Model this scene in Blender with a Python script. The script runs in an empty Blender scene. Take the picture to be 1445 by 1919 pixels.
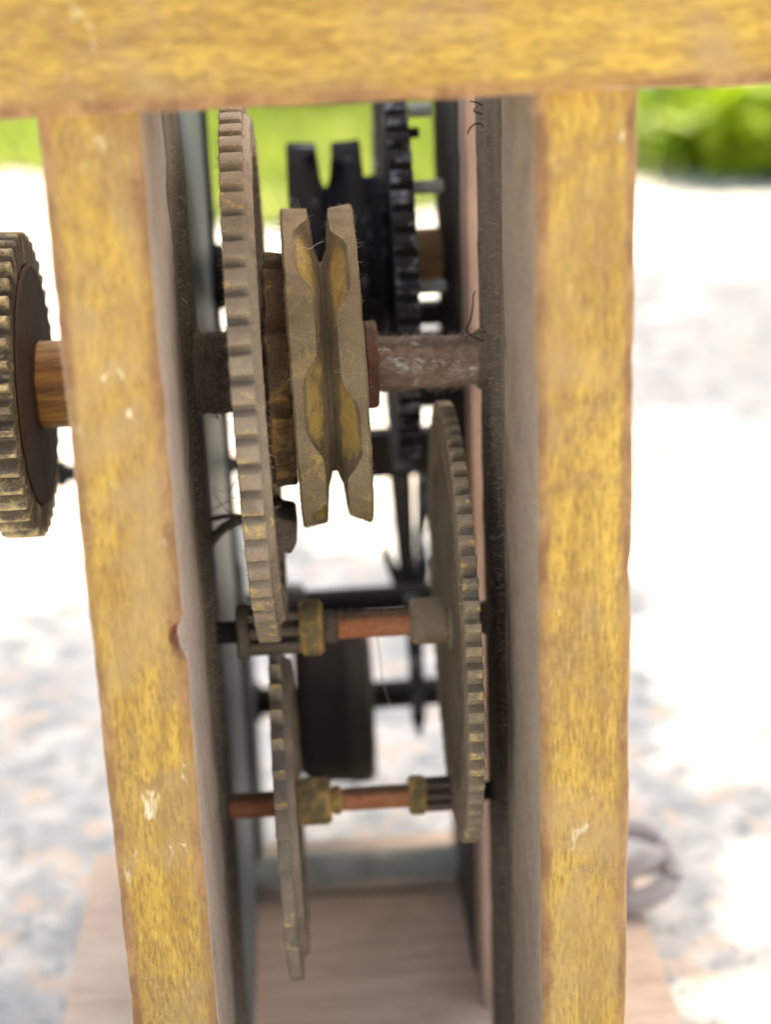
import bpy, bmesh, math, random
import numpy as np
from mathutils import Vector, Matrix, noise

S = bpy.context.scene
COL = S.collection
R_ = math.radians
random.seed(7); rng = np.random.default_rng(7)

# ------------------------------------------------------------------ camera
PW, PH, FPX = 1445.0, 1919.0, 3200.0
cam_d = bpy.data.cameras.new('camera'); cam = bpy.data.objects.new('camera', cam_d)
COL.objects.link(cam); S.camera = cam
cam.location = (0, -.33, .352)
cam.rotation_euler = (Matrix.Rotation(-R_(2.5), 3, 'Z') @ Matrix.Rotation(math.pi/2-R_(20.2), 3, 'X')
                      @ Matrix.Rotation(-R_(2.3), 3, 'Z')).to_euler()
cam_d.sensor_fit = 'VERTICAL'; cam_d.sensor_height = 24; cam_d.lens = 24*FPX/PH
cam_d.clip_start = .02; cam_d.clip_end = 400
cam_d.dof.use_dof = True; cam_d.dof.focus_distance = .402; cam_d.dof.aperture_fstop = 5.0
CR = cam.rotation_euler.to_matrix(); CC = Vector(cam.location)

# ------------------------------------------------------------------ world, sun, exposure
SUN_EL, SUN_AZ = R_(60), R_(32)      # azimuth from +Y (behind the clockwork) towards +X
wd = bpy.data.worlds.new('World'); S.world = wd; wd.use_nodes = True
nt = wd.node_tree; bg = nt.nodes['Background']
sky = nt.nodes.new('ShaderNodeTexSky'); sky.sky_type = 'NISHITA'; sky.sun_disc = False
sky.sun_elevation = SUN_EL; sky.sun_rotation = SUN_AZ; sky.dust_density = 3.0; sky.ozone_density = .6
nt.links.new(sky.outputs[0], bg.inputs[0]); bg.inputs[1].default_value = .15
sl = bpy.data.lights.new('sun', 'SUN'); sl.energy = 4.6; sl.angle = R_(.55); sl.color = (1, .95, .87)
so = bpy.data.objects.new('sun', sl); COL.objects.link(so)
TOSUN = Vector((math.cos(SUN_EL)*math.sin(SUN_AZ), math.cos(SUN_EL)*math.cos(SUN_AZ), math.sin(SUN_EL)))
so.rotation_euler = TOSUN.to_track_quat('Z', 'Y').to_euler(); so.location = TOSUN*6
vs = S.view_settings; vs.view_transform = 'Standard'; vs.look = 'None'; vs.gamma = 1
vs.use_curve_mapping = False; vs.exposure = 1.88
vs.use_white_balance = True; vs.white_balance_temperature = 7900; vs.white_balance_tint = 8   # the phone balanced for the shade
S.cycles.use_denoising = True; S.cycles.max_bounces = 8; S.cycles.diffuse_bounces = 5
S.cycles.sample_clamp_indirect = 6

def at(px, py, Y):
    """a point of the place at depth Y that the photograph shows at this pixel"""
    d = CR @ Vector(((px-PW/2)/FPX, -(py-PH/2)/FPX, -1)); return CC + d*((Y-CC.y)/d.y)

# ------------------------------------------------------------------ materials
class N:
    def __init__(s, name):
        s.m = bpy.data.materials.new(name); s.m.use_nodes = True; s.t = s.m.node_tree
        s.b = s.t.nodes['Principled BSDF']; s.c = None
    def new(s, kind): return s.t.nodes.new(kind)
    def link(s, a, b): s.t.links.new(a, b)
    def coords(s):
        if s.c is None: s.c = s.new('ShaderNodeNewGeometry')
        return s.c.outputs['Position']
    def noise(s, scale, stretch=(1, 1, 1), detail=5, rough=.6, dist=0., off=(0, 0, 0)):
        mp = s.new('ShaderNodeMapping'); mp.inputs['Scale'].default_value = stretch; mp.inputs['Location'].default_value = off
        s.link(s.coords(), mp.inputs[0])
        n = s.new('ShaderNodeTexNoise'); n.inputs['Scale'].default_value = scale; n.inputs['Detail'].default_value = detail
        n.inputs['Roughness'].default_value = rough; n.inputs['Distortion'].default_value = dist
        s.link(mp.outputs[0], n.inputs['Vector']); return n.outputs['Fac']
    def ramp(s, v, a, b, lo=0., hi=1.):
        n = s.new('ShaderNodeMapRange'); n.interpolation_type = 'SMOOTHSTEP'
        for i, x in enumerate((a, b, lo, hi)): n.inputs[i+1].default_value = x
        s.link(v, n.inputs[0]); return n.outputs[0]
    def math(s, op, a, b=0.):
        n = s.new('ShaderNodeMath'); n.operation = op; n.use_clamp = False
        for i, x in enumerate((a, b)):
            if isinstance(x, (int, float)): n.inputs[i].default_value = x
            else: s.link(x, n.inputs[i])
        return n.outputs[0]
    def mix(s, f, a, b):
        n = s.new('ShaderNodeMix'); n.data_type = 'RGBA'
        for i, x in ((0, f), (6, a), (7, b)):
            if isinstance(x, (int, float)): n.inputs[i].default_value = x
            elif isinstance(x, tuple): n.inputs[i].default_value = (*x, 1)
            else: s.link(x, n.inputs[i])
        return n.outputs[2]
    def sep(s, v):
        n = s.new('ShaderNodeSeparateXYZ'); s.link(v, n.inputs[0]); return n.outputs
    def attr(s, name):
        n = s.new('ShaderNodeAttribute'); n.attribute_name = name; return n.outputs['Fac']
    def bump(s, h, dist=.0003, strength=.6):
        n = s.new('ShaderNodeBump'); n.inputs['Distance'].default_value = dist; n.inputs['Strength'].default_value = strength
        s.link(h, n.inputs['Height']); s.link(n.outputs[0], s.b.inputs['Normal'])
    def out(s, col=None, rough=.8, metal=0., spec=.3):
        for v, k in ((col, 'Base Color'), (rough, 'Roughness'), (metal, 'Metallic')):
            if v is None: continue
            if isinstance(v, (int, float)): s.b.inputs[k].default_value = v
            elif isinstance(v, tuple): s.b.inputs[k].default_value = (*v, 1)
            else: s.link(v, s.b.inputs[k])
        s.b.inputs['Specular IOR Level'].default_value = spec
        return s.m

def painted_wood(name, st, off, side1=(.40, .32, .265), side2=(.54, .44, .375), chip=None):
    """worn yellow paint on the outward (front) face, bare dusty wood on the other faces"""
    n = N(name)
    big = n.noise(55, st, 4, .6, .4, off)
    mid = n.noise(160, st, 6, .7, .8, off)
    grain = n.noise(1500, (st[0], st[1], st[2]), 4, .7, .2, off)
    fine = n.noise(700, (1, 1, 1), 5, .75, 0, off)
    blot = n.noise(38, (1, 1, 1), 6, .72, .9, off)
    c = n.mix(n.ramp(mid, .40, .60), (.345, .203, .044), (.51, .318, .060))
    c = n.mix(n.ramp(big, .52, .74, 0, .6), c, (.62, .40, .08))
    c = n.mix(n.ramp(blot, .46, .62, 0, .80), c, n.mix(n.ramp(fine, .4, .6), (.27, .165, .06), (.37, .24, .09)))
    c = n.mix(n.ramp(grain, .49, .62, 0, .75), c, (.21, .118, .036))
    c = n.mix(n.ramp(grain, .45, .30, 0, .35), c, (.80, .60, .14))
    spot = n.noise(120, (1, 1, .8), 6, .68, .3, (off[0]+3, 1, 2))
    c = n.mix(n.ramp(spot, .60, .80, 0, .75), c, (.15, .09, .055))
    scuff = n.noise(60, st, 6, .75, 1.2, (7, off[0], 3)); c = n.mix(n.ramp(scuff, .54, .68, 0, .75), c, (.24, .135, .06))
    wipe = n.noise(26, (1, 1, 1), 3, .55, .6, (off[0]+2, 6, 1)); c = n.mix(n.ramp(wipe, .48, .66, 0, .6), c, (.37, .25, .12))
    pale = n.math('MULTIPLY', n.ramp(n.noise(210, (1, 1, .5), 5, .7, .7, (1, off[0]+5, 0)), .60, .70),
                  n.ramp(n.noise(22, (1, 1, 1), 2, .5, 0, (off[0], 9, 4)), .49, .60))
    c = n.mix(n.math('MULTIPLY', pale, .8), c, (.78, .70, .50))
    # worn corners: paint gone, reddish and pale wood
    e = n.math('ADD', n.attr('edge'), n.math('MULTIPLY', n.math('SUBTRACT', n.noise(75, (1, 1, .6), 5, .62, .5, off), .5), 2.6))
    c = n.mix(n.ramp(n.attr('edge'), .0, 1.3, 0, .5), c, (.27, .15, .055))
    c = n.mix(n.ramp(e, .55, 1.20, 0, .85), c, n.mix(n.ramp(n.noise(95, (1, 1, .6), 5, .7, .7, off), .42, .66), (.19, .088, .042), (.38, .215, .10)))
    if chip:
        vd = n.new('ShaderNodeVectorMath'); vd.operation = 'DISTANCE'; n.link(n.coords(), vd.inputs[0]); vd.inputs[1].default_value = chip
        hole = n.math('ADD', vd.outputs['Value'], n.math('MULTIPLY', n.math('SUBTRACT', n.noise(300, (1, 1, .35), 4, .6), .5), .008))
        c = n.mix(n.ramp(hole, .0032, .0016), c, (.11, .028, .014))
    # dusty bare side
    nor = n.sep(n.c.outputs['Normal'])
    side = n.ramp(n.math('ADD', nor[1], n.math('MULTIPLY', n.math('SUBTRACT', mid, .5), .4)), -.55, -.35)
    d = n.mix(n.ramp(fine, .35, .7), side1, side2)
    d = n.mix(n.ramp(blot, .45, .7, 0, .6), d, tuple(x*.62 for x in side1))
    d = n.mix(n.ramp(grain, .5, .68, 0, .5), d, tuple(x*.5 for x in side1))
    d = n.mix(n.ramp(n.noise(2600, (1, 1, 1), 3, .7), .62, .72, 0, .6), d, tuple(min(1, x*1.6) for x in side2))
    c = n.mix(side, c, d)
    n.bump(n.math('ADD', n.math('MULTIPLY', grain, .7), n.math('ADD', fine, mid)), .0004, .75)
    return n.out(c, .62, 0, .35)

def dust_metal(name, dust, metal, lo, hi, scale=260, dust2=None, mrough=.42, off=(0, 0, 0), edge=1.0, worn=0., metallic=.6):
    n = N(name)
    a = n.noise(scale, (1, 1, 1), 6, .68, .5, off)
    f = n.noise(1900, (1, 1, 1), 4, .75, 0, off)
    g = n.noise(60, (1, 1, 1), 4, .6, .4, off)
    pos = n.coords()
    up = n.sep(n.c.outputs['Normal'])[2]
    pt = n.math('MULTIPLY', n.math('SUBTRACT', n.c.outputs['Pointiness'], .5), 2.2*edge)
    e = n.math('ADD', n.math('ADD', a, pt), n.math('MULTIPLY', up, -.05))
    e = n.math('ADD', e, n.math('MULTIPLY', n.math('SUBTRACT', f, .5), .25))
    if worn: e = n.math('ADD', e, n.math('MULTIPLY', n.attr('worn'), worn))
    m = n.ramp(e, lo, hi)
    d2 = dust2 or tuple(x*.55 for x in dust)
    d = n.mix(n.ramp(f, .22, .80), d2, dust)
    d = n.mix(n.ramp(g, .45, .7, 0, .55), d, tuple(x*.5 for x in d2))
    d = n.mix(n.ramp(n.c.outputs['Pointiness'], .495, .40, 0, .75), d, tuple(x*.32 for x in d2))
    c = n.mix(m, d, metal)
    n.bump(n.math('ADD', f, n.math('MULTIPLY', a, 1.6)), .0005, .8)
    return n.out(c, n.math('SUBTRACT', .92, n.math('MULTIPLY', m, .92-mrough)), n.math('MULTIPLY', m, metallic), .25)

def rusty(name, c1, c2, shine, lo, hi, off=(0, 0, 0)):
    n = N(name)
    a = n.noise(330, (.6, 1, 1), 6, .72, .5, off); f = n.noise(1700, (1, 1, 1), 4, .75, 0, off)
    c = n.mix(n.ramp(a, .38, .62), c1, c2)
    c = n.mix(n.ramp(f, .45, .75, 0, .5), c, tuple(x*.35 for x in c1))
    nor = n.coords(); nor = n.sep(n.c.outputs['Normal'])
    w = n.math('ADD', n.noise(130, (.5, 1, 1), 10, .9, .1, (3, 1, 7)), n.math('MULTIPLY', nor[2], -.0))
    m = n.ramp(w, lo, hi)
    c = n.mix(m, c, shine)
    up = n.ramp(nor[2], .55, .9, 0, .75)
    c = n.mix(up, c, n.mix(n.ramp(f, .4, .65), (.045, .038, .03), (.12, .10, .08)))
    n.bump(n.math('ADD', f, n.math('MULTIPLY', a, 1.5)), .0005, .8)
    return n.out(c, n.math('SUBTRACT', .85, n.math('MULTIPLY', m, .45)), n.math('MULTIPLY', m, .6), .3)

def plain_wood(name, c1, c2, st, scale=120, off=(0, 0, 0), rough=.75):
    n = N(name)
    a = n.noise(scale, st, 6, .7, .8, off); f = n.noise(scale*9, st, 4, .7, 0, off); g = n.noise(24, (1, 1, 1), 4, .6, .3, off)
    c = n.mix(n.ramp(a, .34, .68), c1, c2)
    c = n.mix(n.ramp(f, .48, .75, 0, .5), c, tuple(x*.5 for x in c1))
    c = n.mix(n.ramp(g, .45, .7, 0, .4), c, tuple(x*.62 for x in c2))
    n.bump(n.math('ADD', a, f), .0003, .6)
    return n.out(c, rough, 0, .3)

M = {}
M['paintV'] = painted_wood('yellow_paint_upright', (1, 1, .17), (0, 0, 0), chip=(-.0297, .001, at(366, 1195, 0).z))
M['paintV2'] = painted_wood('yellow_paint_upright_darker_side', (1, 1, .17), (1.3, .4, .7), (.31, .245, .185), (.43, .345, .27))  # right post: same paint recipe, bare side faces in a darker, browner tone
M['paintH'] = painted_wood('yellow_paint_beam', (.17, 1, 1), (2, 0, 5))
M['strip'] = dust_metal('dark_dusty_iron', (.25, .195, .142), (.28, .22, .14), .74, .95, 240, (.13, .10, .072))
M['gear1'] = dust_metal('dusty_brass_wheel', (.42, .335, .25), (.68, .50, .22), .64, .84, 200, (.27, .21, .155))
M['gear2'] = dust_metal('dusty_brass_wheel_olive', (.42, .335, .235), (.72, .53, .23), .62, .84, 230, (.23, .18, .12), off=(4, 1, 0))
M['pulley'] = dust_metal('dusty_brass_pulley', (.34, .26, .165), (.66, .47, .16), .66, 1.0, 150, (.21, .155, .092), off=(9, 2, 0), worn=.42, metallic=.4)
M['brass'] = dust_metal('brass_collar', (.30, .23, .12), (.78, .50, .17), .44, .70, 150, (.17, .125, .065), off=(2, 7, 0), metallic=.45)
M['outer'] = dust_metal('dusty_bronze_wheel', (.25, .195, .135), (.60, .47, .26), .54, .76, 150, (.10, .077, .055), off=(5, 5, 1))
M['disc'] = dust_metal('dark_brown_disc', (.105, .070, .052), (.10, .07, .05), .9, 1., 200, (.070, .046, .034), edge=0)
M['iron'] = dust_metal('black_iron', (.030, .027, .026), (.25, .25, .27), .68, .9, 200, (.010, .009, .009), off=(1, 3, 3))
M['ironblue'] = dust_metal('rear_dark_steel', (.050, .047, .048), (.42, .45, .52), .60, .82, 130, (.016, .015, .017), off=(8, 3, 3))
M['ratchet'] = dust_metal('brown_ratchet_metal', (.24, .155, .085), (.50, .29, .11), .56, .78, 130, (.09, .06, .038), off=(3, 3, 8))
M['shaft'] = rusty('rusty_steel_shaft', (.25, .15, .098), (.38, .265, .20), (.80, .77, .72), .535, .575)
M['shaftred'] = rusty('red_rust_rod', (.50, .17, .075), (.62, .26, .13), (.75, .62, .52), .66, .74, (6, 0, 2))
M['fluff'] = dust_metal('dust_caked_iron', (.27, .21, .16), (.3, .25, .2), .9, 1., 300, (.095, .073, .056))
M['washer'] = rusty('rusty_washer', (.17, .075, .045), (.24, .12, .08), (.4, .3, .25), .8, .9, (1, 8, 1))
M['hubwood'] = plain_wood('varnished_hub_wood', (.46, .22, .05), (.17, .065, .018), (.10, 1, 1), 330, rough=.4)
M['base'] = plain_wood('base_board_wood', (.58, .445, .35), (.45, .33, .25), (.12, 1, 1), 150, (3, 3, 3))
M['bluewood'] = plain_wood('bluish_grey_board', (.25, .29, .31), (.17, .195, .20), (1, 1, .12), 130, (1, 2, 2), .5)
M['pinkwood'] = plain_wood('pinkish_bare_board', (.56, .37, .285), (.46, .30, .23), (1, 1, .12), 130, (6, 2, 2))
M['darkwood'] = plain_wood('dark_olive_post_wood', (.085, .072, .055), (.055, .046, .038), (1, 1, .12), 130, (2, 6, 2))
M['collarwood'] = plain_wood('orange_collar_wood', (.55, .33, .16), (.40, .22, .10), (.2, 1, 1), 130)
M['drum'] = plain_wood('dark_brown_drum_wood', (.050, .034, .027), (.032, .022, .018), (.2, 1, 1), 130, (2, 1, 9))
M['tube'] = dust_metal('grey_green_tube', (.66, .66, .58), (.8, .8, .7), .6, .85, 120, (.48, .49, .44))
def flat(name, c, rough=.85):
    n = N(name); a = n.noise(900, (1, 1, 1), 3)
    return n.out(n.mix(n.ramp(a, .3, .7), tuple(x*.7 for x in c), c), rough)
M['fibre'] = flat('dust_fibre', (.36, .30, .245))
M['twig'] = flat('dry_twig', (.075, .045, .032))
M['web'] = flat('pale_thread', (.42, .37, .30))
M['leather'] = flat('grey_cord', (.42, .38, .37))

# ------------------------------------------------------------------ object helpers
def link_mesh(name, me, mat, parent=None, sharp=38, loc=None):
    if mat: me.materials.append(mat)
    me.shade_smooth()
    if sharp: me.set_sharp_from_angle(angle=R_(sharp))
    o = bpy.data.objects.new(name, me); COL.objects.link(o)
    if parent is not None:
        o.parent = parent; root = parent.parent or parent
        me.transform(Matrix.Translation(-Vector(root.location)))
    return o
def thing(name, loc, label, cat, group=None):
    o = bpy.data.objects.new(name, None); COL.objects.link(o); o.location = loc; o.empty_display_size = .01
    tag(o, label, cat, group); return o
def tag(o, label=None, cat=None, group=None, kind=None):
    for k, v in (('label', label), ('category', cat), ('group', group), ('kind', kind)):
        if v: o[k] = v
    return o
def jit(co, amp, sc):
    return Vector(co) + noise.noise_vector(Vector(co)*sc)*amp

def tilt(me, x, y, z, deg):
    me.transform(Matrix.Translation((x, y, z)) @ Matrix.Rotation(R_(deg), 4, 'Y') @ Matrix.Translation((-x, -y, -z))); return me
def rings_mesh(name, rings, cyc, zc, jitter=0., jsc=300, close=True):
    """rings: list of (x array, r array) over the same angles; axis along X through (y, z) = cyc, zc"""
    n = len(rings[0][0]); th = np.arange(n)*2*math.pi/n; vs_, fs = [], []
    for x, r in rings:
        for k in range(n):
            p = (x[k], cyc - r[k]*math.cos(th[k]), zc + r[k]*math.sin(th[k]))
            vs_.append(jit(p, jitter, jsc) if jitter else p)
    for i in range(len(rings)-1):
        for k in range(n):
            k2 = (k+1) % n; fs.append((i*n+k, i*n+k2, (i+1)*n+k2, (i+1)*n+k))
    if close:
        fs.append(tuple(range(n-1, -1, -1))); fs.append(tuple(range((len(rings)-1)*n, len(rings)*n)))
    me = bpy.data.meshes.new(name); me.from_pydata([tuple(v) for v in vs_], [], fs)
    bm = bmesh.new(); bm.from_mesh(me); bmesh.ops.recalc_face_normals(bm, faces=bm.faces); bm.to_mesh(me); bm.free()
    return me
def lathe(name, prof, cy, cz, mat, parent, seg=48, jitter=0., jsc=300, sharp=38):
    prof = list(prof); one = np.ones(seg)
    return link_mesh(name, rings_mesh(name, [(one*x, one*r) for x, r in prof], cy, cz, jitter, jsc), mat, parent, sharp)
def rod(name, x0, x1, r, cy, cz, mat, parent, seg=40, jitter=0., jsc=300, bev=None, n=14):
    b = min(r*.15, abs(x1-x0)*.2) if bev is None else bev
    prof = [(x0, r*.02), (x0, r-b), (x0+b, r)] + [(x0+b+(x1-x0-2*b)*i/n, r) for i in range(1, n)] + [(x1-b, r), (x1, r-b), (x1, r*.02)]
    return lathe(name, prof, cy, cz, mat, parent, seg, jitter, jsc)

def outline(N_, R, depth, tip, flank, saw=False, sub=3, phase=0., wob=0.):
    """tooth outline sampled uniformly: returns radius array; flank = share of the pitch taken by one slope"""
    per = 14 if not saw else 16; n = N_*per; r = np.zeros(n)
    for k in range(n):
        u = ((k/per)+phase) % 1.
        if saw: h = max(0., min(1., (1-u/.86))) if u < .86 else (u-.86)/.14
        else:
            if u < tip: h = 1 - .12*(abs(u/tip-.5)*2)**4
            elif u < tip+flank: h = 1-(u-tip)/flank
            elif u < 1-flank: h = 0
            else: h = (u-(1-flank))/flank
        r[k] = R - depth*(1-h)
    if wob: r = r + np.array([noise.noise(Vector((math.cos(t)*9, math.sin(t)*9, N_)))*wob for t in np.arange(n)*2*math.pi/n])
    return r
def gear(name, xl, xr, R, N_, depth, cy, cz, mat, parent, tip=.5, flank=.1, saw=False, rimw=.008, inset=.0012, hub=.008, bore=.003, shoulder=0., jitter=.00012, phase=0., lean=0.):
    o = outline(N_, R, depth, tip, flank, saw, phase=phase, wob=.0003); n = len(o); one = np.ones(n); ch = .00035
    rr = R-depth-.001
    R0 = lambda x, r: (one*x, one*r)
    rings = [R0(xl, bore), R0(xl, hub), R0(xl+inset, hub+.0008), R0(xl+inset, rr-rimw), R0(xl, rr-rimw+.0006), R0(xl, rr),
             (one*xl, o-ch*1.2), (one*(xl+ch), o), (one*((xl+xr)/2), o+.00005), (one*(xr-ch), o), (one*xr, o-ch*1.2), R0(xr, rr)]
    if shoulder: rings += [R0(xr+shoulder, rr-.0015), R0(xr+shoulder, rr-rimw+.0006), R0(xr, rr-rimw)]
    else: rings += [R0(xr, rr-rimw+.0006)]
    rings += [R0(xr-inset, rr-rimw-.0004), R0(xr-inset, hub+.0008), R0(xr, hub), R0(xr, bore)]
    return link_mesh(name, tilt(rings_mesh(name, rings, cy, cz, jitter, 420), xl, cy, cz, lean), mat, parent, 30)

def timber(name, x0, x1, y0, y1, z0, z1, axis, mat, parent, bev=.0012, n=120, amp=.00045, jsc=90, dents=()):
    """a hand-cut bar with softly rounded, slightly uneven corners; 'edge' marks the corners"""
    lo, hi = [x0, y0, z0], [x1, y1, z1]; a = axis; u, v = [i for i in range(3) if i != a]
    sec = []
    def corner(cu, cv, a0):
        for k in range(4):
            t = R_(a0+30*k); sec.append((cu+bev*math.cos(t), cv+bev*math.sin(t), 1.))
    w, h = hi[u]-lo[u], hi[v]-lo[v]
    def side(pa, pb):
        L = math.dist(pa, pb); q = min(.0028, L*.2)/L
        for f_ in (q, .27, .5, .73, 1-q):
            sec.append((pa[0]+(pb[0]-pa[0])*f_, pa[1]+(pb[1]-pa[1])*f_, 0.))
    corner(hi[u]-bev, hi[v]-bev, 0); side((hi[u]-bev, hi[v]), (lo[u]+bev, hi[v]))
    corner(lo[u]+bev, hi[v]-bev, 90); side((lo[u], hi[v]-bev), (lo[u], lo[v]+bev))
    corner(lo[u]+bev, lo[v]+bev, 180); side((lo[u]+bev, lo[v]), (hi[u]-bev, lo[v]))
    corner(hi[u]-bev, lo[v]+bev, 270); side((hi[u], lo[v]+bev), (hi[u], hi[v]-bev))
    m = len(sec); V, E, F = [], [], []
    for i in range(n+1):
        w_ = lo[a]+(hi[a]-lo[a])*i/n
        for (su, sv, e) in sec:
            p = [0, 0, 0]; p[a] = w_; p[u] = su; p[v] = sv; p = Vector(p)
            nv = noise.noise_vector(p*jsc)*amp*(.9 if e else .5) + noise.noise_vector(p*jsc*4)*amp*(.25 if e else .12)
            nv[a] = 0
            c = Vector(((x0+x1)/2, (y0+y1)/2, (z0+z1)/2)); c[a] = w_
            if e: p += (c-p).normalized()*max(0, noise.noise(p*110)-.25)*.0016
            for (q, rad, dep) in dents:
                dd = (p-Vector(q)).length
                if dd < rad: p += (c-p).normalized()*dep*(1-(dd/rad)**2)
            V.append(p+nv); E.append(e)
    for i in range(n):
        for k in range(m):
            k2 = (k+1) % m; F.append((i*m+k, i*m+k2, (i+1)*m+k2, (i+1)*m+k))
    F.append(tuple(range(m-1, -1, -1))); F.append(tuple(range(n*m, n*m+m)))
    me = bpy.data.meshes.new(name); me.from_pydata([tuple(p) for p in V], [], F)
    at_ = me.attributes.new('edge', 'FLOAT', 'POINT'); at_.data.foreach_set('value', E)
    bm = bmesh.new(); bm.from_mesh(me); bmesh.ops.recalc_face_normals(bm, faces=bm.faces); bm.to_mesh(me); bm.free()
    return link_mesh(name, me, mat, parent, 50)

def tube(name, pts, rad, mat, parent=None, seg=6, taper=.4, sub=6):
    P = []
    for i in range(len(pts)-1):
        p0, p1, p2, p3 = (Vector(pts[max(0, min(len(pts)-1, j))]) for j in (i-1, i, i+1, i+2))
        for k in range(sub):
            t = k/sub; P.append(.5*((2*p1)+(p2-p0)*t+(2*p0-5*p1+4*p2-p3)*t*t+(3*p1-p0-3*p2+p3)*t**3))
    P.append(Vector(pts[-1])); V, F = [], []
    for i, p in enumerate(P):
        d = (P[min(i+1, len(P)-1)]-P[max(i-1, 0)]).normalized(); a = d.orthogonal().normalized(); b = d.cross(a)
        r = rad*(1-(1-taper)*i/(len(P)-1))
        for k in range(seg):
            t = 2*math.pi*k/seg; V.append(p+(a*math.cos(t)+b*math.sin(t))*r)
    for i in range(len(P)-1):
        for k in range(seg):
            k2 = (k+1) % seg; F.append((i*seg+k, i*seg+k2, (i+1)*seg+k2, (i+1)*seg+k))
    F.append(tuple(range(seg-1, -1, -1))); F.append(tuple(range((len(P)-1)*seg, len(P)*seg)))
    me = bpy.data.meshes.new(name); me.from_pydata([tuple(v) for v in V], [], F)
    return link_mesh(name, me, mat, parent, 0)

def fuzz(name, host, parent, count, length, rad=.00006, keep=None, mat='fibre'):
    """tiny curled dust fibres standing on the surface of a host part"""
    me = host.data; off = Vector(parent.location); V, F = [], []
    polys = [p for p in me.polygons if len(p.vertices) == 4]
    if keep: polys = [p for p in polys if keep(p.center+off, p.normal)]
    w = np.array([p.area for p in polys]); w /= w.sum()
    for i in rng.choice(len(polys), count, p=w):
        p = polys[i]; q = [me.vertices[k].co for k in p.vertices]; s, t = rng.random(2)
        o = q[0]*(1-s)*(1-t)+q[1]*s*(1-t)+q[2]*s*t+q[3]*(1-s)*t
        d = (p.normal+Vector(rng.normal(0, .75, 3))).normalized(); L = length*(.3+rng.random()**2*1.2)
        bend = Vector(rng.normal(0, 1, 3))*.7; a = d.orthogonal().normalized(); b = d.cross(a); base = len(V)
        for j in range(4):
            u = j/3; c = o+d*(L*u)+bend*(L*u*u*.5); r = rad*(1-.5*u)
            for k in range(3):
                g = 2*math.pi*k/3; V.append(c+(a*math.cos(g)+b*math.sin(g))*r)
        for j in range(3):
            for k in range(3):
                k2 = (k+1) % 3; F.append((base+j*3+k, base+j*3+k2, base+j*3+3+k2, base+j*3+3+k))
    m2 = bpy.data.meshes.new(name); m2.from_pydata([tuple(v) for v in V], [], F); m2.materials.append(M[mat])
    o = bpy.data.objects.new(name, m2); COL.objects.link(o); o.parent = parent; o['kind'] = 'stuff'; return o

# ------------------------------------------------------------------ the setting: paving, lawn
def ground_mat():
    n = N('pale_mottled_stone')
    a = n.noise(34, (1, 1, 1), 6, .65, .8); b = n.noise(85, (1, 1, 1), 5, .7, .5, (3, 2, 1)); f = n.noise(600, (1, 1, 1), 4, .75)
    c = n.mix(n.ramp(a, .40, .60), (.36, .365, .36), (.58, .55, .51))
    c = n.mix(n.ramp(b, .50, .60, 0, .85), c, (.24, .265, .265))
    c = n.mix(n.ramp(n.noise(60, (1, 1, 1), 4, .6, .5, (8, 8, 0)), .52, .64, 0, .8), c, (.58, .44, .34))
    c = n.mix(n.ramp(f, .5, .8, 0, .4), c, (.22, .22, .22))
    n.bump(n.math('ADD', f, b), .002, .5)
    return n.out(c, .85)
def sheet(name, pts, z, mat):
    me = bpy.data.meshes.new(name); me.from_pydata([(x, y, z) for x, y in pts], [], [tuple(range(len(pts)))])
    o = link_mesh(name, me, mat, None, 0); o['kind'] = 'structure'; return o
sheet('ground', [(-60, -60), (60, -60), (60, 120), (-60, 120)], 0, ground_mat())
nl = N('lawn_soil'); M['lawn'] = nl.out(nl.mix(nl.ramp(nl.noise(9), .35, .65), (.075, .10, .02), (.13, .15, .04)), .9)
def lawn_edge(x): return 2.02-.32*x - .60*math.exp(-((x-.04)/.27)**2) + .10*math.sin(x*5+1)+.05*math.sin(x*13)
xs = [-8+.08*i for i in range(201)]
sheet('lawn', [(x, lawn_edge(max(-2, min(2, x)))) for x in xs]+[(60, 1.6), (60, 119), (-60, 119), (-60, 2.4)], .006, M['lawn'])
def leaf_mat(name, c1, c2):
    n = N(name); oi = n.noise(8, (1, 1, 1), 3)
    c = n.mix(n.ramp(oi, .3, .7), c1, c2)
    m = n.out(c, .5, 0, .4); n.b.inputs['Subsurface Weight'].default_value = 0
    tr = n.new('ShaderNodeBsdfTranslucent'); n.link(c, tr.inputs[0]); mx = n.new('ShaderNodeMixShader'); mx.inputs[0].default_value = .55
    o = n.t.nodes['Material Output']; n.link(n.b.outputs[0], mx.inputs[1]); n.link(tr.outputs[0], mx.inputs[2]); n.link(mx.outputs[0], o.inputs[0]); return m
M['grass'] = leaf_mat('grass_blades', (.17, .25, .035), (.30, .35, .075))
M['leaf'] = leaf_mat('bright_leaves', (.20, .34, .012), (.38, .48, .03))
M['leafdark'] = leaf_mat('tree_leaves', (.05, .12, .015), (.08, .16, .02))

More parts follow.
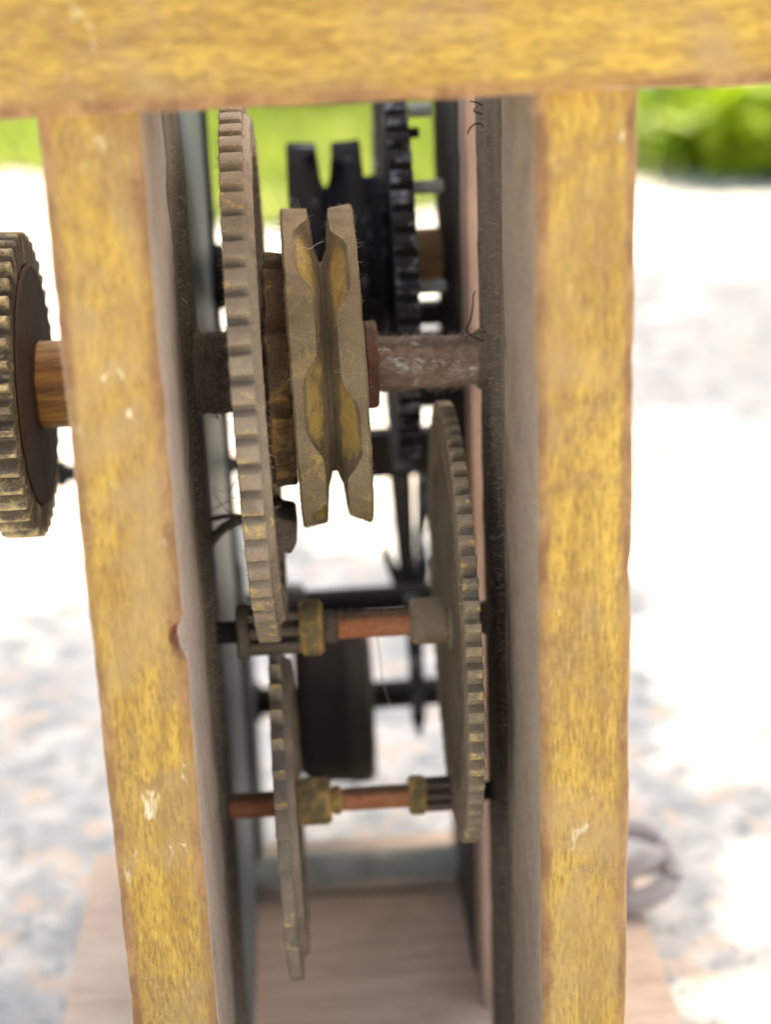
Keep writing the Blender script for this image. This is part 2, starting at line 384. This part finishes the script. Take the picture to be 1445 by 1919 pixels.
def blades(name, n, xy, hgt, mat):
    V = np.zeros((n*3, 3)); c = xy
    ang = rng.random(n)*6.283; w = .003+.003*rng.random(n); h = hgt*(.5+rng.random(n)); lean = rng.normal(0, .4, (n, 2))
    dx, dy = np.cos(ang)*w, np.sin(ang)*w
    V[0::3] = np.c_[c[:, 0]-dx, c[:, 1]-dy, np.full(n, .004)]; V[1::3] = np.c_[c[:, 0]+dx, c[:, 1]+dy, np.full(n, .004)]
    V[2::3] = np.c_[c[:, 0]+lean[:, 0]*h, c[:, 1]+lean[:, 1]*h, h]
    me = bpy.data.meshes.new(name); me.from_pydata(V.tolist(), [], np.arange(n*3).reshape(-1, 3).tolist()); me.materials.append(mat)
    o = bpy.data.objects.new(name, me); COL.objects.link(o); return o
pts = []
while len(pts) < 26000:
    x, y = rng.uniform(-1.5, 1.9), rng.uniform(1.5, 4.2)
    d = y-lawn_edge(x)
    if d > 0 or (d > -.16 and rng.random() < .25*(1+d/.16)): pts.append((x, y))
tag(blades('grass', len(pts), np.array(pts), .05, M['grass']), 'bright green sunlit grass beyond the pale paving', 'grass', kind='stuff')

def leaves(name, n, centre, rad, size, mat, parent, flatten=1., seed=1, core=.3):
    r = np.random.default_rng(seed); V, F = [], []
    for i in range(n):
        d = r.normal(0, 1, 3); d /= np.linalg.norm(d); q = core+(1-core)*r.random()**.5
        lump = 1+.28*noise.noise(Vector(d)*2.3+Vector((seed, 0, 0)))
        p = Vector(centre)+Vector((d[0]*rad[0], d[1]*rad[1], d[2]*rad[2]))*q*lump
        a = Vector(r.normal(0, 1, 3)); a.z *= flatten; a.normalize(); b = a.orthogonal().normalized(); L = size*(.6+.8*r.random()); w = L*.3; k = len(V)
        up = a.cross(b)*L*.12
        V += [p, p+a*L*.35+b*w+up, p+a*L*.35-b*w+up, p+a*L]; F += [(k, k+1, k+3), (k, k+3, k+2)]
    me = bpy.data.meshes.new(name); me.from_pydata([tuple(v) for v in V], [], F); me.materials.append(mat)
    o = bpy.data.objects.new(name, me); COL.objects.link(o); o.parent = parent
    if parent: me.transform(Matrix.Translation(-Vector(parent.location)))
    return o
M['bark'] = plain_wood('bark', (.16, .12, .09), (.10, .075, .055), (1, 1, .2), 40)
def bush(x, y, rx, h, label, seed, n=1500):
    t = thing('bush', (x, y, 0), label, 'bush', 'bushes on the lawn beyond the paving')
    leaves('foliage', n, (x, y, h*.55), (rx, rx, h*.5), .05, M['leaf'], t, 1, seed)
    for k in range(4):
        a = k*1.7+seed; tube('stem', [(x, y, 0), (x+.03*math.cos(a), y+.03*math.sin(a), h*.25), (x+rx*.4*math.cos(a), y+rx*.4*math.sin(a), h*.6)], .006, M['bark'], t)
bush(.60, 1.80, .15, .13, 'round lime green bush beside the pale slim post', 3)
bush(.98, 1.95, .20, .17, 'wider lime green bush at the far side of the round bush from the pale post', 4)
bush(.20, 2.75, .30, .40, 'wide green bush seen through the clockwork above the two pulleys', 5)
bush(-.55, 3.0, .26, .36, 'green bush standing apart, seen past the outer side of the left-hand post', 6)
M['palepost'] = plain_wood('pale_post_wood', (.52, .50, .44), (.42, .40, .35), (1, 1, .2), 40)
q = at(1228, 330, 1.95)
pp = thing('pale_post', (q.x, 1.95, 0), 'slim pale weathered post on the lawn beside the lime green bush', 'post')
timber('shaft', q.x-.015, q.x+.015, 1.935, 1.965, 0, .62, 2, M['palepost'], pp, .003, 30)
lathe('cap', [(0, .001), (0, .02), (.012, .02), (.02, .001)], 0, 0, M['palepost'], None).matrix_world = Matrix.Translation((q.x, 1.95, .62)) @ Matrix.Rotation(-math.pi/2, 4, 'Y')
cap = bpy.data.objects['cap']; mw = cap.matrix_world.copy(); cap.parent = pp; cap.matrix_local = Matrix.Translation(-pp.location) @ mw

# a leafy branch overhead, out of the picture, whose shade the clockwork stands in
C0 = Vector((.01, .26, .16)) + TOSUN*1.7
br = thing('tree_branch', (C0.x+.9, C0.y+.5, 0), 'leafy tree branch overhead that shades the clockwork', 'tree')
leaves('foliage', 4200, C0, (.155, .37, .18), .07, M['leafdark'], br, .45, 11, .0)
leaves('foliage', 200, C0-Vector((0, .1, 0)), (.34, .28, .16), .06, M['leafdark'], br, .45, 14, .55)
C1 = Vector((.36, 1.0, 0)) + TOSUN*2.1
leaves('foliage', 900, C1, (.30, .28, .12), .07, M['leafdark'], br, .4, 12, .0)
leaves('foliage', 900, Vector((.02, .42, 0))+TOSUN*1.9, (.13, .12, .10), .06, M['leafdark'], br, .4, 15, .0)
tube('trunk', [(C0.x+.9, C0.y+.5, 0), (C0.x+.88, C0.y+.52, .9), (C0.x+.8, C0.y+.5, 1.6), (C0.x+.4, C0.y+.2, 1.72), tuple(C0)], .06, M['bark'], br, 10, .2)

# ------------------------------------------------------------------ the clock frame
LX0, LX1, RX0, RX1 = -.0485, -.0290, .0460, .0660      # front posts
AY, A1Z, A2Z, A3Z = .095, .2360, .1633, .1098          # front arbors
BY, B1Z = .210, .2362                                  # rear arbor
fr = thing('clock_frame', (.008, .05, 0), 'yellow painted wooden frame of posts and a beam on a wooden base, holding the clockwork', 'frame')
timber('base_board', -.0905, .1065, -.03, .238, .0005, .012, 0, M['base'], fr, .0012, 60, .0003)
dent = at(366, 1195, 0)
pl = timber('post', LX0, LX1, 0, .055, .0115, .3145, 2, M['paintV'], fr, .0015, 240, .0005, 90, ((( LX1, .002, dent.z), .0045, .0035),))
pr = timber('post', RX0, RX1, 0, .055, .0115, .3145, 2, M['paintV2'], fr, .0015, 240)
timber('cross_beam', -.10, .125, -.005, .058, .3136, .356, 0, M['paintH'], fr, .0018, 160, .0006, 60)
sL = timber('bearing_strip', LX1-.008, LX1+.0004, .0553, .106, .0115, .3134, 2, M['strip'], fr, .0008, 140, .0003)
sR = timber('bearing_strip', RX0-.0004, RX0+.008, .0553, .106, .0115, .3134, 2, M['strip'], fr, .0008, 140, .0003)
timber('side_board', LX0, LX1+.0006, .108, .212, .0115, .3134, 2, M['bluewood'], fr, .0015, 60, .0003)
timber('rear_strip', LX1-.002, LX1+.0022, .204, .2135, .0115, .3134, 2, M['darkwood'], fr, .0006, 60, .0002)
timber('side_board', RX0-.0012, RX1, .128, .145, .0115, .3134, 2, M['pinkwood'], fr, .0012, 60, .0003)
timber('rear_post', RX0-.0018, RX1, .1475, .222, .0115, .3134, 2, M['darkwood'], fr, .0015, 60, .0003)
timber('side_block', LX0, LX1+.003, .2145, .262, .0125, .135, 2, M['bluewood'], fr, .0015, 30, .0003)
timber('rear_beam', -.06, .08, .2225, .245, .3010, .338, 0, M['darkwood'], fr, .0015, 40, .0003)
# rear rails: dark pieces with small gaps of daylight between them
for (x0, x1, y0, y1) in ((778, 868, 500, 548), (778, 868, 564, 608), (735, 868, 622, 764), (640, 868, 800, 895)):
    a, b = at(x0, y1, .226), at(x1, y0, .226)
    timber('rear_rail', a.x, max(b.x, .052), .223, .232, a.z, b.z, 0, M['darkwood'], fr, .0008, 12, .0002)
a, b = at(690, 757, .226), at(735, 630, .226)
tb = rod('tie_bar', LX1-.004, RX0+.004, .0056, .206, .0192, M['tube'], fr, 24)
# click spring on the left board
tube('spring', [at(372, 1060, .112), at(395, 1015, .106), at(425, 985, .103), at(455, 975, .102)], .0016, M['fluff'], fr, 8, .8)
tube('spring', [at(385, 975, .108), at(420, 968, .104), at(455, 966, .102)], .0008, M['fluff'], fr, 8, .8)
inner = lambda c, n: n.y < .3
fuzz('dust_fluff', sL, fr, 2600, .0012, keep=lambda c, n: n.x > .3)
fuzz('dust_fluff', sR, fr, 3400, .0012, keep=lambda c, n: n.x < -.3)

# ------------------------------------------------------------------ front arbor 1: great wheel, ratchet, pulley
t = thing('pulley_arbor', (.008, AY, A1Z), 'thick rusty arbor of the nearer train carrying a grooved brass pulley and large toothed wheel', 'clockwork')
sh = lathe('shaft', [(.0150, .001), (.0150, .0070)]+[(.0150+.0324*i/60, .0072-.0010*i/60) for i in range(1, 60)]+[(.0474, .0060), (.0474, .001)], AY, A1Z, M['shaft'], t, 64, .0003, 500)
rod('pivot_collar', .0436, .0462, .0078, AY, A1Z, M['fluff'], t, 40, .0002)
cl = rod('collar', -.0300, -.0178, .0102, AY, A1Z, M['fluff'], t, 48, .0006, 500, n=20)
g1 = gear('great_wheel', -.0168, -.0114, .0690, 66, .0030, AY, A1Z-.0006, M['gear1'], t, .60, .12, rimw=.009, hub=.012, shoulder=.0016, phase=.2, lean=-.7)
rod('hub', -.0114, -.0098, .016, AY, A1Z, M['fluff'], g1, 40, .0003)
# ratchet disc with worn notches
nR = 240; tR = np.arange(nR)*2*math.pi/nR; one = np.ones(nR)
oR = .0296 + .0006*np.sin(tR*5+1) - .0022*np.clip(np.cos(tR*9+.6)*3-2, 0, 1)
link_mesh('ratchet_disc', rings_mesh('ratchet_disc', [(one*-.0100, one*.004), (one*-.0100, oR-.0008), (one*-.0094, oR), (one*-.0080, oR), (one*-.0062, oR-.0002), (one*-.0046, oR-.0002), (one*-.0040, oR-.0010), (one*-.0040, one*.004)], AY, A1Z, .0007, 170), M['ratchet'], t, 35)
# pawl hanging below the ratchet disc
pawl = bpy.data.meshes.new('pawl'); 
pa = [at(*p, .083) for p in ((500, 930), (524, 955), (552, 960), (556, 1000), (545, 1022), (528, 1018), (524, 1065), (514, 1040), (506, 990))]
V = [(p.x, .076, p.z) for p in pa]+[(p.x+.0005, .092, p.z) for p in pa]; k = len(pa)
pawl.from_pydata(V, [], [tuple(range(k)), tuple(range(2*k-1, k-1, -1))]+[(i, i+k, (i+1) % k+k, (i+1) % k) for i in range(k)])
po = link_mesh('pawl', pawl, M['fluff'], t, 40)
bv = po.modifiers.new('b', 'BEVEL'); bv.width = .0012; bv.segments = 3
# pulley
n = 420; th = np.arange(n)*2*math.pi/n; one = np.ones(n); PR, GB = .0408, .0268; xl, xr = -.0040, .0140; xm = (xl+xr)/2
def ss(v, a, b): u = np.clip((v-a)/(b-a), 0, 1); return u*u*(3-2*u)
def pulley_rings(xl, xr):
    xm = (xl+xr)/2+.0002
    rg = [(one*xl, one*.005), (one*(xl), one*.014), (one*(xl+.0010), one*.0165), (one*(xl+.0010), one*.033), (one*xl, one*.035), (one*xl, one*(PR-.0006)), (one*(xl+.0006), one*PR)]
    S_ = np.linspace(1, 0, 26)
    def face(s, sgn, ph):
        land = .0005 + .0022*s**.8; pock = .0005+.0064*s**1.15
        mask = ss((1+np.cos(6*(th-ph)))/2 - .58*s**.9, -.34, .34)
        WM.append((len(rg), mask*ss(s, .1, .45)*ss(s, .98, .75))); return land + (pock-land)*mask
    rimw = .0058
    ph1, ph2 = .02, -.15
    for s in S_:
        g = np.minimum(face(s, 1, ph1), (xr-xl)/2-.0015); rg.append((xm-g, one*(GB+(PR-GB)*s)-(.0005 if s == 1 else 0)))
    for s in S_[::-1]:
        g = np.minimum(face(s, 1, ph2), (xr-xl)/2-.0015); rg.append((xm+g, one*(GB+(PR-GB)*s)-(.0005 if s == 1 else 0)))
    rg += [(one*(xr-.0006), one*PR), (one*xr, one*(PR-.0006)), (one*xr, one*.035), (one*(xr-.0010), one*.033), (one*(xr-.0010), one*.0165), (one*xr, one*.014), (one*xr, one*.005)]
    return rg
WM = []; rg_ = pulley_rings(xl, xr); wr = np.zeros((len(rg_), n))
for i_, m_ in WM: wr[i_] = m_
pm = tilt(rings_mesh('pulley', rg_, AY, A1Z, .00022, 260), xm, AY, A1Z, -1.1)
pm.attributes.new('worn', 'FLOAT', 'POINT').data.foreach_set('value', wr.ravel())
pul = link_mesh('pulley', pm, M['pulley'], t, 42)
rod('washer', .0148, .0180, .0112, AY, A1Z, M['washer'], pul, 40, .0004, 300)
fuzz('dust_fluff', g1, t, 3000, .0012, keep=lambda c, n: (c-Vector((c.x, AY, A1Z))).length > .058)
fuzz('dust_fluff', pul, t, 1500, .0011, keep=lambda c, n: (c-Vector((c.x, AY, A1Z))).length > .036)
fuzz('dust_fluff', sh, t, 1500, .0020)
fuzz('dust_fluff', cl, t, 2200, .0022)

# ------------------------------------------------------------------ toothed wheel outside the left post
t = thing('toothed_wheel', (-.07, AY, A1Z-.0008), 'bronze toothed wheel with dark disc and wooden hub outside the left-hand post', 'wheel')
gear('wheel_rim', -.0790, -.0696, .0389, 44, .0046, AY, A1Z-.0008, M['outer'], t, .30, .16, rimw=.0030, inset=.0016, hub=.012, phase=.3)
lathe('disc', [(-.0699, .004), (-.0699, .0300), (-.0692, .0306), (-.0686, .0300), (-.0686, .004)], AY, A1Z-.0008, M['disc'], t, 96)
rod('wooden_hub', -.0686, -.0470, .0112, AY, A1Z-.0008, M['hubwood'], t, 22, .0003, 260, .0008)

# ------------------------------------------------------------------ front arbor 2
def lantern(parent, x0, x1, r, rp, cy, cz, mat, cnt=8):
    for k in range(cnt):
        a = 2*math.pi*k/cnt+.3; rod('pinion_pin', x0, x1, rp, cy-r*math.cos(a), cz+r*math.sin(a), mat, parent, 12, .00005, n=4)
t = thing('middle_arbor', (.008, AY, A2Z), 'red rusted arbor under the front pulley with a large thin toothed wheel and brass collar', 'clockwork')
rod('pivot', -.0305, -.0226, .0030, AY, A2Z, M['iron'], t)
pin = rod('pinion', -.0230, -.0196, .0078, AY, A2Z, M['fluff'], t, 40, .0004)
lantern(pin, -.0196, -.0062, .0056, .0013, AY, A2Z, M['fluff'])
rod('core', -.0196, -.0062, .0030, AY, A2Z, M['fluff'], pin)
rod('brass_flange', -.0062, .0004, .0075, AY, A2Z, M['brass'], pin, 48, .0001)
rod('collar', .0004, .0042, .0046, AY, A2Z, M['fluff'], t)
s2 = rod('shaft', .0042, .0245, .0036, AY, A2Z, M['shaftred'], t, 40, .0001, n=30)
g2 = gear('wheel', .0340, .0380, .0596, 68, .0031, AY, A2Z-.0002, M['gear2'], t, .42, .13, rimw=.010, hub=.0075, inset=.0010, phase=.1)
rod('hub', .0240, .0345, .0063, AY, A2Z, M['gear2'], g2, 48, .0001)
rod('pivot', .0380, .0470, .0034, AY, A2Z, M['iron'], t)
lathe('pivot_collar', [(.0430, .001), (.0430, .0042), (.0462, .0050), (.0462, .001)], AY, A2Z, M['fluff'], t)
fuzz('dust_fluff', s2, t, 260, .0014)
fuzz('dust_fluff', g2, t, 900, .0009, keep=lambda c, n: (c-Vector((c.x, AY, A2Z))).length > .050)

# ------------------------------------------------------------------ front arbor 3
t = thing('lower_arbor', (.008, AY, A3Z), 'lowest red rusted arbor with a saw-toothed wheel, brass hub and caged pinion', 'clockwork')
rod('pivot', -.0300, -.0150, .0036, AY, A3Z, M['shaftred'], t)
g3 = gear('saw_wheel', -.0144, -.0110, .0484, 36, .0050, AY, A3Z-.0006, M['gear1'], t, saw=True, rimw=.006, hub=.008, inset=.0006, shoulder=.0020, lean=-.8)
rod('brass_hub', -.0098, .0000, .0066, AY, A3Z, M['brass'], g3, 48, .0001)
rod('collar', .0000, .0030, .0040, AY, A3Z, M['brass'], t)
rod('shaft', .0030, .0222, .0033, AY, A3Z, M['shaftred'], t, 40, .0001, n=30)
pin = rod('pinion', .0218, .0268, .0056, AY, A3Z, M['brass'], t)
lantern(pin, .0268, .0385, .0040, .0010, AY, A3Z, M['fluff'])
rod('flange', .0385, .0405, .0056, AY, A3Z, M['brass'], pin)
rod('pivot', .0405, .0475, .0026, AY, A3Z, M['iron'], t)

# ------------------------------------------------------------------ rear train
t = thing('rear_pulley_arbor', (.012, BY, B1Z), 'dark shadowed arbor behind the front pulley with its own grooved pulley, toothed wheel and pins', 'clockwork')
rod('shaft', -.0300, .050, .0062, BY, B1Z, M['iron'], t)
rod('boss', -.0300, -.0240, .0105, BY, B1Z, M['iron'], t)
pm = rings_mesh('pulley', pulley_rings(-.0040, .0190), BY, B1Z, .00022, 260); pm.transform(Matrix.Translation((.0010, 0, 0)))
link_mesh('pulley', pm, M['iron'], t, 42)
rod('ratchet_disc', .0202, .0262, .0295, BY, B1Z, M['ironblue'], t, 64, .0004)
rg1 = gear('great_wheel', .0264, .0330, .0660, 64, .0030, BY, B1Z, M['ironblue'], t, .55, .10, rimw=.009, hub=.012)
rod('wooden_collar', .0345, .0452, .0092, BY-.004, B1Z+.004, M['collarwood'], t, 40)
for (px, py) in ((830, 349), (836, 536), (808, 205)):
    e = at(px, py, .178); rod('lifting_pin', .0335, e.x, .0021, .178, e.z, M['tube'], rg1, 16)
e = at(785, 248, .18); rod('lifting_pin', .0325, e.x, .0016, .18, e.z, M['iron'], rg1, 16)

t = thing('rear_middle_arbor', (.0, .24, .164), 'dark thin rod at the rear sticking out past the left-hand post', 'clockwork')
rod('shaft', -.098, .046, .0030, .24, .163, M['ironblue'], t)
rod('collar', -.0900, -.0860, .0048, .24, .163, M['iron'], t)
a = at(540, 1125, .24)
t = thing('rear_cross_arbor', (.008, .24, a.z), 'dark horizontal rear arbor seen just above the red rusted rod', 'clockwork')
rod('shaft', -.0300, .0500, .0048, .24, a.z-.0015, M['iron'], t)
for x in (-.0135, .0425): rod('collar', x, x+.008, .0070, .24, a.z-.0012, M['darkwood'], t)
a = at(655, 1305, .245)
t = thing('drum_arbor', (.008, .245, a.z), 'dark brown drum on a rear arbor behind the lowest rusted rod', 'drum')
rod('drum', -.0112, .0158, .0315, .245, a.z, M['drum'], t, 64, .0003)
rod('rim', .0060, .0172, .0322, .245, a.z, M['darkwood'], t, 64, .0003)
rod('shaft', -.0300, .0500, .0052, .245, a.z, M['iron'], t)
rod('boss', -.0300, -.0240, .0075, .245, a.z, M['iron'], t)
# levers
def lever(pix, Y, th_, label, mat):
    P = [at(*p, Y) for p in pix]; k = len(P); me = bpy.data.meshes.new('lever')
    me.from_pydata([(p.x, Y, p.z) for p in P]+[(p.x, Y+th_, p.z) for p in P], [], [tuple(range(k)), tuple(range(2*k-1, k-1, -1))]+[(i, i+k, (i+1) % k+k, (i+1) % k) for i in range(k)])
    bm = bmesh.new(); bm.from_mesh(me); bmesh.ops.recalc_face_normals(bm, faces=bm.faces); bm.to_mesh(me); bm.free()
    o = link_mesh('lever', me, mat, None, 30); m = o.modifiers.new('b', 'BEVEL'); m.width = .0006; m.segments = 2
    tag(o, label, 'lever', 'levers of the rear train'); return o
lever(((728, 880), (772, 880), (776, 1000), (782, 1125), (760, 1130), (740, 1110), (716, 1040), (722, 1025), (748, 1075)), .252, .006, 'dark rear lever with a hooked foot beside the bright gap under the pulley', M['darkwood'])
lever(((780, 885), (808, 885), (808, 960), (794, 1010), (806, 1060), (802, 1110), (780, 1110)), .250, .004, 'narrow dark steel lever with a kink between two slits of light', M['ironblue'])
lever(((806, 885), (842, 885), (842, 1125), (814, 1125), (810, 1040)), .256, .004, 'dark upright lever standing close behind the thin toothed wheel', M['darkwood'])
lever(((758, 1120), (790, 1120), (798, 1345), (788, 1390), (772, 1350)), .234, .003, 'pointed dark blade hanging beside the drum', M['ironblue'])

# ------------------------------------------------------------------ small loose things
def fibre(name, pix, Y, rad, label, cat, mat, group=None, wob=0., taper=.4):
    P = [at(p[0], p[1], Y+(p[2] if len(p) > 2 else 0)) for p in pix]
    o = tube(name, P, rad, mat, None, 6, taper, 8); tag(o, label, cat, group); return o
fibre('thread', ((706, 1190), (712, 1230), (716, 1270), (724, 1300), (736, 1335)), .092, .00016, 'pale dusty thread hanging below the red rusted rod', 'thread', M['web'])
fibre('thread', ((632, 905), (640, 920), (622, 945), (628, 965), (646, 978), (644, 990)), .078, .00009, 'fine dark hair looped below the gap of the front pulley', 'thread', M['twig'])
fibre('thread', ((560, 460), (580, 466), (592, 458), (606, 452)), .062, .00012, 'thread of web stretched between the upper rims of the front pulley', 'thread', M['web'])
tw = 'dry twigs stuck to the right-hand bearing strip'
fibre('twig', ((906, 640), (876, 622), (882, 600), (886, 575), (888, 552), (893, 545)), .088, .00032, 'upright dry twig with a tiny bud above the thick rusty shaft', 'twig', M['twig'], tw)
fibre('twig', ((920, 620), (900, 622), (880, 628), (870, 640)), .088, .00025, 'dry twig lying along the top of the thick rusty shaft', 'twig', M['twig'], tw)
fibre('twig', ((906, 238), (900, 232), (888, 234), (879, 244), (877, 252)), .088, .0003, 'curled dry twig near the top of the right-hand strip, lowest of three', 'twig', M['twig'], tw)
fibre('twig', ((908, 216), (898, 212), (888, 208), (894, 200)), .088, .0003, 'short forked dry twig near the top of the right-hand strip, middle of three', 'twig', M['twig'], tw)
fibre('twig', ((906, 198), (895, 193), (880, 189)), .088, .0003, 'straight dry twig close under the beam on the right-hand strip, topmost of three', 'twig', M['twig'], tw)
fibre('twig', ((930, 930), (918, 934), (908, 940), (904, 948)), .1, .0003, 'short dry twig on the right-hand strip beside the wheel teeth', 'twig', M['twig'], tw)
# crumpled loop of cord on the base board behind the right post
e = (.101, .188)
t = thing('cord_knot', (e[0], e[1], .012), 'crumpled knot of pale grey cord lying on the base board behind the right-hand post', 'cord')
tube('loop', [(e[0]-.018, e[1], .016), (e[0]-.004, e[1]-.008, .024), (e[0]+.010, e[1]-.006, .030), (e[0]+.016, e[1]+.004, .022), (e[0]+.008, e[1]+.010, .016), (e[0]-.010, e[1]+.006, .018)], .0042, M['leather'], t, 10, .9)
tube('loop', [(e[0]-.012, e[1]-.010, .016), (e[0]+.004, e[1]-.014, .018), (e[0]+.016, e[1]-.010, .024), (e[0]+.012, e[1]+.002, .034), (e[0]-.004, e[1]+.004, .036), (e[0]-.014, e[1]+.002, .028)], .0042, M['leather'], t, 10, .9)

wl = 'fine cobweb strand in the gap between the left-hand strip and the big wheel'
for k in range(7):
    x0, y0 = 392+rng.uniform(-6, 10), 850+rng.uniform(-20, 180); x1, y1 = 448+rng.uniform(0, 20), y0+rng.uniform(-90, 60)
    fibre('cobweb', ((x0, y0, .01), ((x0+x1)/2+rng.uniform(-8, 8), (y0+y1)/2+rng.uniform(4, 22)), (x1, y1, -.01)), .085, .00007, wl, 'cobweb', M['web'], 'cobweb strands beside the big wheel', 0, 1)
